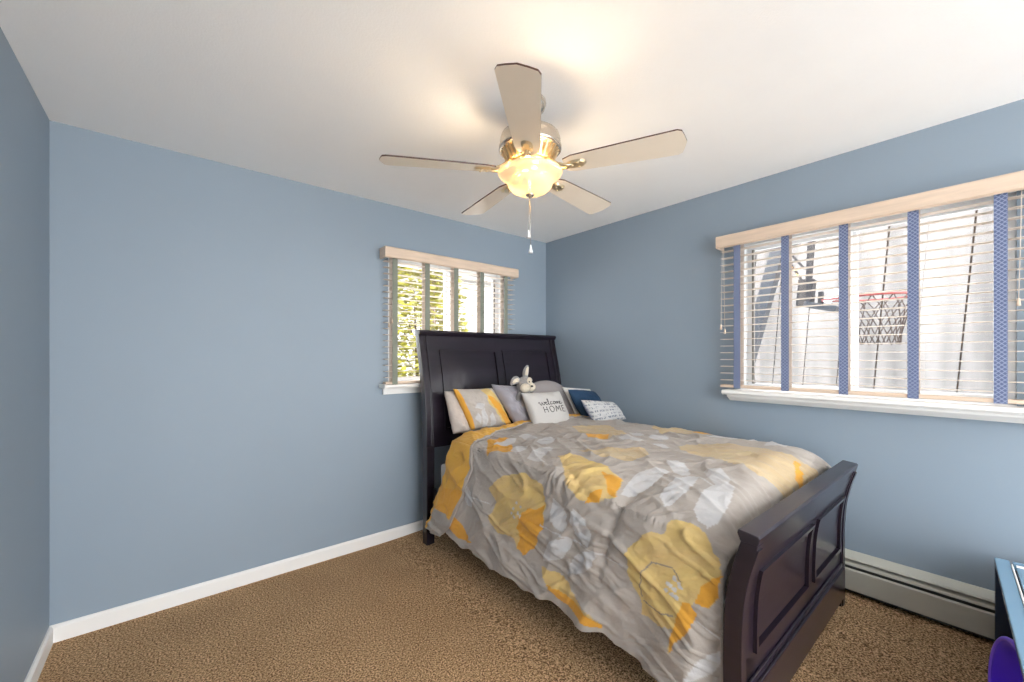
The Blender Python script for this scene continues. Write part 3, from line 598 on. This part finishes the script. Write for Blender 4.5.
S = s_lo + (1.47 - s_lo) * u
yh = band_head(S); YY = yh + (-2.40 - yh) * v
com = thing('comforter', (-.76, -1.3, ZT), 'taupe comforter printed with big yellow flowers and white leaves, spread over the bed', 'comforter')
P = comforter_surface(S, YY); col = paint(S, YY)
o = grid_mesh('printed_cover', P - np.array(com.location), M['print'], com, .014, col)
# the head edge folded back, showing the yellow reverse
ns, nv = 360, 60
u2 = np.linspace(0, 1, ns)[:, None] * np.ones((1, nv)); v2 = np.linspace(0, 1, nv)[None, :] * np.ones((ns, 1))
S2 = -.69 + (1.44 + .69) * u2; h2 = band_head(S2) + .012; e2 = band_end(S2) + .012 * vnoise(S2 * 6, S2 * 0, 9)
Y2 = h2 + (e2 - h2) * v2
lift = .010 + .012 * np.sin(np.clip(v2, 0, 1) * np.pi) ** .6
P2 = comforter_surface(S2, Y2, 0.0)
P2[..., 2] += 0
X_, Y_, Z_ = comforter_point(S2, Y2, 0); 
nrm = np.zeros_like(P2); sd = (np.clip(-(S2 + .0) / .08, 0, 1))[..., None]; nrm = np.concatenate([-sd, 0 * sd, 1 - sd], -1); nrm /= np.linalg.norm(nrm, axis=-1, keepdims=True)
P2 = P2 + nrm * lift[..., None]
c2 = np.broadcast_to(np.array(rgb(BAND)), S2.shape + (4,)).copy()
c2[(S2 < -.50 - .05 * vnoise(S2 * 5, Y2 * 9, 3)) & (v2 > .1)] = C_TAUPE
c2[inpoly(S2, v2, [(-.50, .3), (-.34, .15), (-.30, .9), (-.5, 1)])] = C_GOLD
c2[(v2 > .93)] = C_TAUPE * .95
grid_mesh('folded_edge', P2 - np.array(com.location), M['print'], com, .012, c2)
# ---------------------------------------------------------------- pillows and cushions
class Pillow:
    def __init__(s, cs, t, rnd=0., pinch=.04, seed=0, wr=.004, n=44):
        s.TL, s.TR, s.BL, s.BR = [np.array(c) for c in cs]; s.t = t; s.rnd = rnd; s.pinch = pinch; s.seed = seed; s.wr = wr; s.n = n
        nx = np.cross(s.TR - s.TL, s.BL - s.TL); s.N = nx / np.linalg.norm(nx); 
        if s.N[1] > 0: s.N = -s.N                       # N points to the room side (-Y)
    def at(s, u, v, side=1, lift=0.):
        """u across 0..1, v down 0..1"""
        a = 2 * u - 1; b = 2 * v - 1
        k = 1 - s.pinch * (1 - b * b); k2 = 1 - s.pinch * (1 - a * a)
        a2, b2 = a * k, b * k2
        if s.rnd:
            r = s.rnd; a3 = a2 * np.sqrt(1 - b2 * b2 / 2); b3 = b2 * np.sqrt(1 - a2 * a2 / 2); a2 = a2 * (1 - r) + a3 * r * 1.12; b2 = b2 * (1 - r) + b3 * r * 1.12
        U = ((a2 + 1) / 2)[..., None]; V = ((b2 + 1) / 2)[..., None]
        P = (s.TL * (1 - U) + s.TR * U) * (1 - V) + (s.BL * (1 - U) + s.BR * U) * V
        h = np.sqrt(np.clip(1 - np.abs(a) ** 2.6, 0, 1) * np.clip(1 - np.abs(b) ** 2.6, 0, 1)) ** .9
        d = s.t / 2 * h + s.wr * h * fbm(u * 5 + s.seed, v * 5, 3, s.seed) * 1.5
        return P + (side * (d + lift * 1.0))[..., None] * s.N
    def build(s, name, m, label, group=None, colf=None, cat='pillow'):
        n = s.n; g = np.linspace(0, 1, n); u, v = np.meshgrid(g, g, indexing='ij')
        F = s.at(u, v, 1).reshape(-1, 3); B = s.at(u, v, -1).reshape(-1, 3)
        ix = np.arange(n * n).reshape(n, n); q = np.stack([ix[:-1, :-1], ix[1:, :-1], ix[1:, 1:], ix[:-1, 1:]], -1).reshape(-1, 4)
        c = (F.mean(0) + B.mean(0)) / 2; V = np.concatenate([F, B]) - c; fs = q.tolist() + (q[:, ::-1] + n * n).tolist()
        me = bpy.data.meshes.new(name); me.from_pydata(V.tolist(), [], fs); me.materials.append(m)
        if colf is not None:
            cc = np.concatenate([colf(u, v, 1).reshape(-1, 4), colf(u, v, -1).reshape(-1, 4)])
            at = me.color_attributes.new('print', 'FLOAT_COLOR', 'POINT'); at.data.foreach_set('color', cc.reshape(-1).astype(np.float32))
        bm = bmesh.new(); bm.from_mesh(me); bmesh.ops.remove_doubles(bm, verts=bm.verts, dist=1e-5); bmesh.ops.recalc_face_normals(bm, faces=bm.faces); bm.to_mesh(me); bm.free()
        me.polygons.foreach_set('use_smooth', [True] * len(me.polygons)); me.update()
        o = bpy.data.objects.new(name, me); C.collection.objects.link(o); o.location = c
        s.obj = o; return tag(o, label, cat, group)
def dn(cs, dz=0., dy=0.): return [(x, y + dy, z + dz) for x, y, z in cs]
p1 = Pillow(PIL['P1'], .12, pinch=.03, seed=1, wr=.01); p1.build('pillow', M['pil_beige'], 'crumpled beige pillow at the end of the row, behind the yellow flowered sham')
def floral(u, v, side):
    c = np.broadcast_to(C_TAUPE * 1.08, u.shape + (4,)).copy(); wu = u + .02 * vnoise(u * 9, v * 9, 4); wv = v + .02 * vnoise(u * 9, v * 9, 6)
    c[inpoly(wu, wv, [(.60, .05), (.85, .0), (1, .45), (1, 1), (.72, .9), (.62, .5)])] = C_PALE
    c[inpoly(wu, wv, [(.62, .2), (.8, .25), (.98, .75), (1, 1), (.8, .95), (.72, .6)])] = C_GOLD
    for q in ([(.22, .95), (.30, .6), (.42, .5), (.40, .8), (.3, .98)], [(.2, .5), (.32, .38), (.46, .42), (.36, .55)], [(.42, .98), (.46, .72), (.56, .62), (.56, .9)], [(.12, .75), (.2, .62), (.26, .72), (.2, .9)]):
        c[inpoly(u, v, q)] = C_LEAF
    c[(u < .075)] = C_GOLD
    if side < 0: c[:] = C_GOLD
    return c
p2 = Pillow(PIL['P2'], .13, pinch=.03, seed=2, wr=.008, n=90); p2.build('pillow_sham', M['print'], 'flowered sham with mustard-yellow edging leaning on the headboard', colf=floral)
p3 = Pillow(PIL['P3'], .12, pinch=.05, seed=3, wr=.012); p3.build('pillow', M['pil_satin'], 'shiny grey pillow tipped between the flowered sham and the lettered cushion')
p5 = Pillow(PIL['P5'], .13, rnd=.8, pinch=.0, seed=5, wr=.003); p5.build('pillow', M['pil_grey'], 'round-shouldered matte grey pillow standing behind the lettered cushion')
p6 = Pillow(PIL['P6'], .045, pinch=.02, seed=6); p6.build('pillow', M['white_fab'], 'thin white pillow, just its edge showing behind the navy one')
p7 = Pillow(PIL['P7'], .09, rnd=.2, pinch=.03, seed=7); p7.build('pillow', M['pil_navy'], 'plain navy blue pillow near the window wall')
p4 = Pillow(PIL['P4'], .13, pinch=.06, seed=4, wr=.004); p4.build('throw_pillow', M['pil_white'], 'off-white square cushion lettered welcome HOME in black script', cat='cushion')
def stitched(u, v, side):
    base = np.array(rgb('#c3c2c1')); ink = np.array(rgb('#7d828b')); c = np.broadcast_to(base, u.shape + (4,)).copy()
    row = v * 7; fr = row - np.floor(row); ch = vnoise(u * 44, np.floor(row) * 7.3, 5); ch2 = vnoise(u * 70 + 3, row * 3.1, 9)
    c[(fr > .3) & (fr < .85) & ((ch + ch2) > .12)] = ink
    if side < 0: c[:] = rgb('#5f6e92')
    return c
p8 = Pillow(PIL['P8'], .10, pinch=.03, seed=8, n=110); p8.build('throw_pillow', M['print'], 'small pale cushion with rows of tiny grey marks, in front of the navy pillow', colf=stitched, cat='cushion')
# lettering on the welcome cushion
def ink_strokes(pil, name, strokes, box, r):
    u0, u1, v0, v1 = box; mb = MB()
    for st in strokes:
        pts = []
        for i in range(len(st) - 1):
            for k in range(4):
                t = k / 4; pts.append((st[i][0] * (1 - t) + st[i + 1][0] * t, st[i][1] * (1 - t) + st[i + 1][1] * t))
        pts.append(st[-1])
        uu = np.array([u0 + (u1 - u0) * p[0] for p in pts]); vv = np.array([v0 + (v1 - v0) * (1 - p[1]) for p in pts])
        P3 = pil.at(uu, vv, 1, .001); mb.tube([tuple(p) for p in P3], r, 6)
    return mb.build(name, M['ink'], pil.obj, fix=False)
HOME = [[(0, 0), (0, 1)], [(.15, 0), (.15, 1)], [(0, .5), (.15, .5)],
        [(.36 + .10 * math.cos(t * math.pi / 8), .5 + .5 * math.sin(t * math.pi / 8)) for t in range(17)],
        [(.55, 0), (.57, 1), (.66, .35), (.75, 1), (.77, 0)], [(1, 0), (.87, 0), (.87, 1), (1, 1)], [(.87, .52), (.98, .52)]]
def arc(cx, cy, rx, ry, a0, a1, n=8): return [(cx + rx * math.cos(R(a0 + (a1 - a0) * i / n)), cy + ry * math.sin(R(a0 + (a1 - a0) * i / n))) for i in range(n + 1)]
W_ = [[(-.04, .42), (.0, .55), (.03, .15), (.06, .08), (.10, .5), (.12, .12), (.16, .08), (.20, .42), (.19, .55), (.23, .42)] ,
      [(.22, .28), (.28, .36), (.30, .48), (.26, .52), (.235, .3), (.26, .08), (.32, .15)],
      [(.32, .15), (.39, .6), (.40, .95), (.37, .98), (.355, .6), (.36, .12), (.40, .1), (.43, .2)],
      [(.52, .45), (.48, .52), (.445, .3), (.47, .08), (.53, .18)],
      [(.60, .5), (.555, .42), (.55, .18), (.59, .07), (.635, .2), (.63, .42), (.60, .5), (.64, .46), (.67, .4)],
      [(.67, .45), (.68, .08), (.70, .35), (.735, .5), (.745, .1), (.77, .38), (.80, .5), (.82, .1), (.85, .15)],
      [(.85, .25), (.91, .34), (.93, .48), (.885, .52), (.865, .3), (.90, .08), (.96, .14), (1.03, .35)]]
ink_strokes(p4, 'lettering_home', HOME, (.25, .80, .47, .63), .0024)
ink_strokes(p4, 'lettering_welcome', W_, (.20, .80, .25, .44), .0022)

# ---------------------------------------------------------------- plush rabbit, a plain soft toy
def plush(c):
    X, Y, Z = c
    r = thing('plush_rabbit', (X, Y, .83), 'small grey and cream plush rabbit propped between the grey pillows', 'plush toy')
    b = MB(); b.ball((X + .005, Y, Z), (.068, .055, .064), 14); b.ball((X + .012, Y + .02, Z - .12), (.062, .055, .10), 14); b.ball((X + .01, Y + .01, Z - .055), (.035, .032, .05), 10)
    b.ball((X - .06, Y + .0, Z - .09), (.022, .022, .055), 8, M=Matrix.Rotation(R(25), 3, 'Y')); b.ball((X + .075, Y, Z - .09), (.022, .022, .055), 8, M=Matrix.Rotation(R(-20), 3, 'Y'))
    bo = b.build('body', M['plush_grey'], r)
    rm = bo.modifiers.new('remesh', 'REMESH'); rm.mode = 'VOXEL'; rm.voxel_size = .006; rm.use_smooth_shade = True
    s_ = bo.modifiers.new('smooth', 'SMOOTH'); s_.iterations = 6
    f_ = MB(); f_.ball((X - .030, Y - .045, Z - .020), (.046, .028, .034), 10); f_.ball((X + .036, Y - .043, Z - .018), (.034, .026, .032), 10); f_.build('muzzle', M['plush_cream'], r)
    f_ = MB(); f_.ball((X + .012, Y - .046, Z + .028), (.026, .014, .030), 10); f_.build('face_patch', M['plush_cream'], r)
    MB().ball((X + .012, Y - .073, Z - .008), (.011, .007, .008), 8).build('nose', M['ink'], r)
    for s in (-1, 1): MB().ball((X + .012 + s * .015, Y - .060, Z + .026), (.0045, .004, .007), 8).build('eye', M['ink'], r)
    def ear(p0, p1, w_, bend):
        p0, p1 = Vector(p0), Vector(p1); mb = MB(); pts = []; rr = []
        for i in range(9):
            t = i / 8; pts.append(p0.lerp(p1, t) + Vector(bend) * math.sin(t * math.pi)); rr.append(w_ * (.55 + .6 * math.sin(t * math.pi * .85 + .25)) * (1 - .5 * t ** 6))
        mb.tube(pts, rr, 12); e = mb.build('ear', M['plush_grey'], r)
        for q in e.data.vertices: q.co.y = q.co.y * .55 + (p0.y - (r.location.y)) * .45
        mi = MB(); mi.tube([q + Vector((0, -.010, 0)) for q in pts[2:-1]], [x * .55 for x in rr[2:-1]], 10); ie = mi.build('inner_ear', M['plush_cream'], e)
        for q in ie.data.vertices: q.co.y = q.co.y * .5 + (p0.y - .012 - (r.location.y)) * .5
        return e
    ear((X + .010, Y, Z + .045), (X + .034, Y, Z + .145), .024, (-.008, 0, 0))
    ear((X - .050, Y, Z + .030), (X - .130, Y, Z + .005), .026, (0, 0, .020))
plush((-.765, -.545, 1.122))

# ---------------------------------------------------------------- low chest and basin at the right
E_ = Vector((-1, -.062, 0)); E_.normalize()                 # along the chest's long top edge
chest = thing('storage_chest', (-.1, -2.82, 0), 'low dark blue lacquered chest with a raised-rim top, standing beside the heater', 'chest')
def cb(name, m, l0, l1, w0, w1, z0, z1, parent, bev=.003):
    """box in the chest's own directions: l along the top edge, w away from the bed"""
    Wd = Vector((E_.y, -E_.x, 0)) * 1.0
    if Wd.y > 0: Wd = -Wd
    mb = MB(); p0 = Vector((-.095, -2.822, 0)); vs = []
    for z in (z0, z1):
        for w_ in (w0, w1):
            for l in (l0, l1): q = p0 + E_ * l + Wd * w_; vs.append((q.x, q.y, z))
    mb.add(vs, [(0, 2, 3, 1), (4, 5, 7, 6), (0, 1, 5, 4), (2, 6, 7, 3), (0, 4, 6, 2), (1, 3, 7, 5)]); return mb.build(name, m, parent, bev)
ZC = .480; LC = 1.12; WC = .46
for l0 in (.0, LC - .045):
    for w0 in (.0, WC - .045): cb('corner_post', M['chest'], l0, l0 + .045, w0, w0 + .045, .06, ZC - .022, chest)
cb('side_panel', M['chest'], .02, LC - .02, .10, .115, .09, ZC - .022, chest); cb('side_panel', M['chest'], .02, LC - .02, WC - .02, WC - .005, .09, ZC - .022, chest)
cb('end_panel', M['chest'], .01, .025, .045, WC - .045, .09, ZC - .022, chest); cb('end_panel', M['chest'], LC - .025, LC - .01, .045, WC - .045, .09, ZC - .022, chest)
lid = cb('lid', M['chest_top'], .055, LC - .055, .055, WC - .055, ZC - .022, ZC - .004, chest)
for a_ in ((-.0, LC, 0, .042), (-.0, LC, WC - .05, WC)): cb('lid_rim', M['chest_top'], a_[0], a_[1], a_[2], a_[3], ZC - .022, ZC, lid)
for a_ in ((0, .05), (LC - .05, LC)): cb('lid_rim', M['chest_top'], a_[0], a_[1], .05, WC - .05, ZC - .022, ZC, lid)
cb('white_bead', M['trim'], .05, LC - .05, .042, .047, ZC - .02, ZC + .003, lid, .001)
cb('white_bead', M['trim'], .05, .056, .056, WC - .05, ZC - .02, ZC + .003, lid, .001)
bs = MB().lathe([(0, 0), (.12, 0), (.135, .006), (.165, .052), (.178, .056), (.186, .054), (.186, .048), (.176, .046), (.170, .044), (.14, -.002), (.12, -.008), (0, -.008)], (0, 0, 0), 64)
n_ = Vector((-.24, .95, .05)).normalized(); q_ = n_.to_track_quat('Z', 'Y').to_matrix()
bs.v = [tuple(q_ @ Vector(v)) for v in bs.v]; bs.local = True
bo = bs.build('basin', M['purple']); bo.location = (-.76, -2.915, .246); rg = MB().tube([(.182 * math.cos(t * math.pi / 32), .182 * math.sin(t * math.pi / 32), .053) for t in range(64)], .007, 10, closed=True); rg.v = [tuple(q_ @ Vector(v)) for v in rg.v]; rg.local = True
ro = rg.build('rolled_rim', M['purple_rim'], bo); tag(bo, 'round bright purple plastic basin stood on edge against the blue chest', 'basin')

# ---------------------------------------------------------------- outside
GZ = -1.24
g = MB().box(-14, 16, YF - 12, 22, GZ - .1, GZ); go = g.build('yard_ground', M['bounce_ground']); struct(go)
# tall white-washed board fence beyond the wide window
fe = thing('board_fence', (3.2, -1, GZ), 'tall white-washed board fence beyond the basketball hoop', 'fence')
random.seed(4); y = -5.2; k = 0
while y < 3.3:
    wd = .30 + random.uniform(-.03, .03); b = MB()
    t = random.uniform(-.01, .01)
    b.prism([(y, GZ), (y + wd, GZ), (y + wd + t - .35, 3.6), (y + t - .35, 3.6)], 3.2 + random.uniform(0, .012), 3.235, axis=0); b.build('board', M['fence'], fe); y += wd + .009
MB().prism([(-5.3, GZ), (3.3, GZ), (2.95, 3.55), (-5.6, 3.55)], 3.238, 3.25, axis=0).build('backing', M['bark'], fe)
for z in (-.7, 1.2, 3.1): MB().box(3.252, 3.31, -5.2, 3.4, z, z + .09).build('rail', M['fence'], fe)
# basketball hoop
hp = thing('basketball_hoop', (1.6, -.9, GZ), 'outdoor basketball hoop on a grey slanted pole with red rim and worn net', 'basketball hoop')
RX, RY, RZ = 1.54, -2.21, 1.81
d = Vector((.19, -.98, 0)); d.normalize(); pdir = Vector((.98, .19, 0))
rc = Vector((RX, RY, RZ)); rr = .228
ring = [rc + Vector((rr * math.cos(t * math.pi / 20), rr * math.sin(t * math.pi / 20), 0)) for t in range(40)]
rim = MB().tube(ring, .009, 8, closed=True)
back = rc - d * (rr + .13)
for s in (-1, 1): rim.tube([rc - d * (rr * .8) + pdir * s * rr * .6, back + pdir * s * .06], .007, 6)
rim.build('rim', M['red'], hp)
nt_ = MB(); N12 = 12; lv = [(0, .222), (-.09, .20), (-.19, .165), (-.29, .14), (-.38, .135)]
for k in range(N12):
    for s in (-1, 1):
        pts = []
        for i, (z, r_) in enumerate(lv):
            a = 2 * math.pi * (k + s * .5 * (i % 2)) / N12 + .04 * math.sin(k * 3.7 + i); pts.append((RX + r_ * math.cos(a), RY + r_ * math.sin(a), RZ + z))
        nt_.tube(pts, .0042, 5)
nt_.build('net', M['net'], hp)
pl = M['glass']
bb_ = MB(); c4 = []
for s, z in ((-1, -.15), (1, -.15), (1, .6), (-1, .6)): c4.append(back - d * .01 + pdir * s * .56 + Vector((0, 0, z)))
c5 = [p - d * .012 for p in c4]; bb_.add(c4 + c5, [(0, 1, 2, 3), (7, 6, 5, 4)] + [(i, (i + 1) % 4, 4 + (i + 1) % 4, 4 + i) for i in range(4)]); bb_.build('backboard', pl, hp)
def bar(a, b, wx, wz, name, m):
    a, b = Vector(a), Vector(b); t = (b - a).normalized(); u_ = t.cross(Vector((1, 0, 0))).normalized(); v_ = Vector((1, 0, 0)); vs = []
    for p in (a, b):
        for s, q in ((-1, -1), (1, -1), (1, 1), (-1, 1)): vs.append(p + u_ * s * wz / 2 + v_ * q * wx / 2)
    return MB().add(vs, [(0, 1, 2, 3), (7, 6, 5, 4), (0, 4, 5, 1), (1, 5, 6, 2), (2, 6, 7, 3), (3, 7, 4, 0)]).build(name, m, hp, .004)
bar((1.6, -.57, GZ), (1.6, -1.52, 2.42), .11, .11, 'pole', M['steel'])
bar((1.56, -1.715, 1.785), (1.56, -1.735, 2.02), .10, .115, 'mount_box', M['black'])
bar((1.56, -1.745, 2.0), (1.56, -1.765, 2.45), .04, .045, 'upright', M['black'])
bar((1.58, -1.50, 2.36), (1.58, -1.74, 2.40), .05, .05, 'top_arm', M['black'])
for z0, z1 in ((2.34, 1.98), (2.40, 2.12)): bar((1.58, -1.52, z0), (1.58, -1.71, z1), .02, .018, 'brace', M['black'])
bar((1.60, -1.36, 2.0), (1.6, -1.47, 2.40), .02, .018, 'brace', M['black'])
bar((1.56, -1.72, 1.80), (1.56, -1.95, 1.735), .12, .05, 'rim_bracket', M['steel'])
bar((1.56, -1.83, 1.77), (1.56, -1.835, 1.90), .04, .035, 'bolt_plate', M['black'])
bar((1.56, -1.87, 1.80), (1.56, -1.96, 1.90), .1, .05, 'spring_cover', M['frame'])
# leafy trees and a house beyond the headboard window
def tree(c, r, n, m, label, seed):
    t = thing('leafy_tree', (c[0], c[1], GZ), label, 'tree', 'trees beyond the headboard window'); random.seed(seed); f = MB()
    for i in range(n):
        a = random.uniform(0, 2 * math.pi); z = random.uniform(-1, 1); q = random.uniform(.55, 1) ** .6; s = math.sqrt(1 - z * z)
        p = Vector((c[0] + r[0] * q * s * math.cos(a), c[1] + r[1] * q * s * math.sin(a), c[2] + r[2] * q * z)) + Vector((random.gauss(0, .05), random.gauss(0, .05), random.gauss(0, .05)))
        L = random.uniform(.035, .06); M3 = Matrix.Rotation(random.uniform(0, 6.28), 3, 'Z') @ Matrix.Rotation(random.uniform(-1.2, 1.2), 3, 'X')
        f.add([p + M3 @ Vector(v) for v in ((-L, 0, 0), (-L * .3, L * .5, .006), (L * .5, L * .4, .006), (L * 1.2, 0, 0), (L * .5, -L * .4, .006), (-L * .3, -L * .5, .006))], [(0, 1, 2, 3, 4, 5)])
    f.build('foliage', m, t, fix=False)
    tr = MB().tube([(c[0], c[1], GZ), (c[0] + .05, c[1], c[2] - r[2] * .5), (c[0], c[1] + .05, c[2] + r[2] * .4)], [.05, .03, .01], 10)
    for k in range(7):
        a = k * 2.4; tr.tube([(c[0], c[1], c[2] - r[2] * .4 + k * .1), (c[0] + .6 * r[0] * math.cos(a), c[1] + .6 * r[1] * math.sin(a), c[2] + k * .12)], [.012, .004], 6)
    tr.build('trunk', M['bark'], t)
tree((.15, 3.1, 1.7), (.85, .7, 1.8), 9000, M['leaf'], 'yellow-green tree filling the pane of the headboard window next to the flowered sham', 1)
tree((-1.3, 5.4, 2.2), (1.1, .8, 1.8), 5000, M['leaf2'], 'darker green tree behind the yellow-green one', 2)
hs = thing('neighbour_house', (4.5, 8, GZ), 'pale neighbouring house with grey roof beyond the headboard window', 'house')
MB().box(1.5, 8, 7, 11, GZ, 3.5).build('wall', M['siding'], hs)
MB().prism([(6.5, 3.45), (11.5, 3.45), (9, 5.2)], 1.1, 8.4, axis=0).build('roof', M['roof'], hs)
MB().box(2.45, 2.65, 6.88, 6.98, GZ, 3.45).build('downspout', M['bark'], hs)
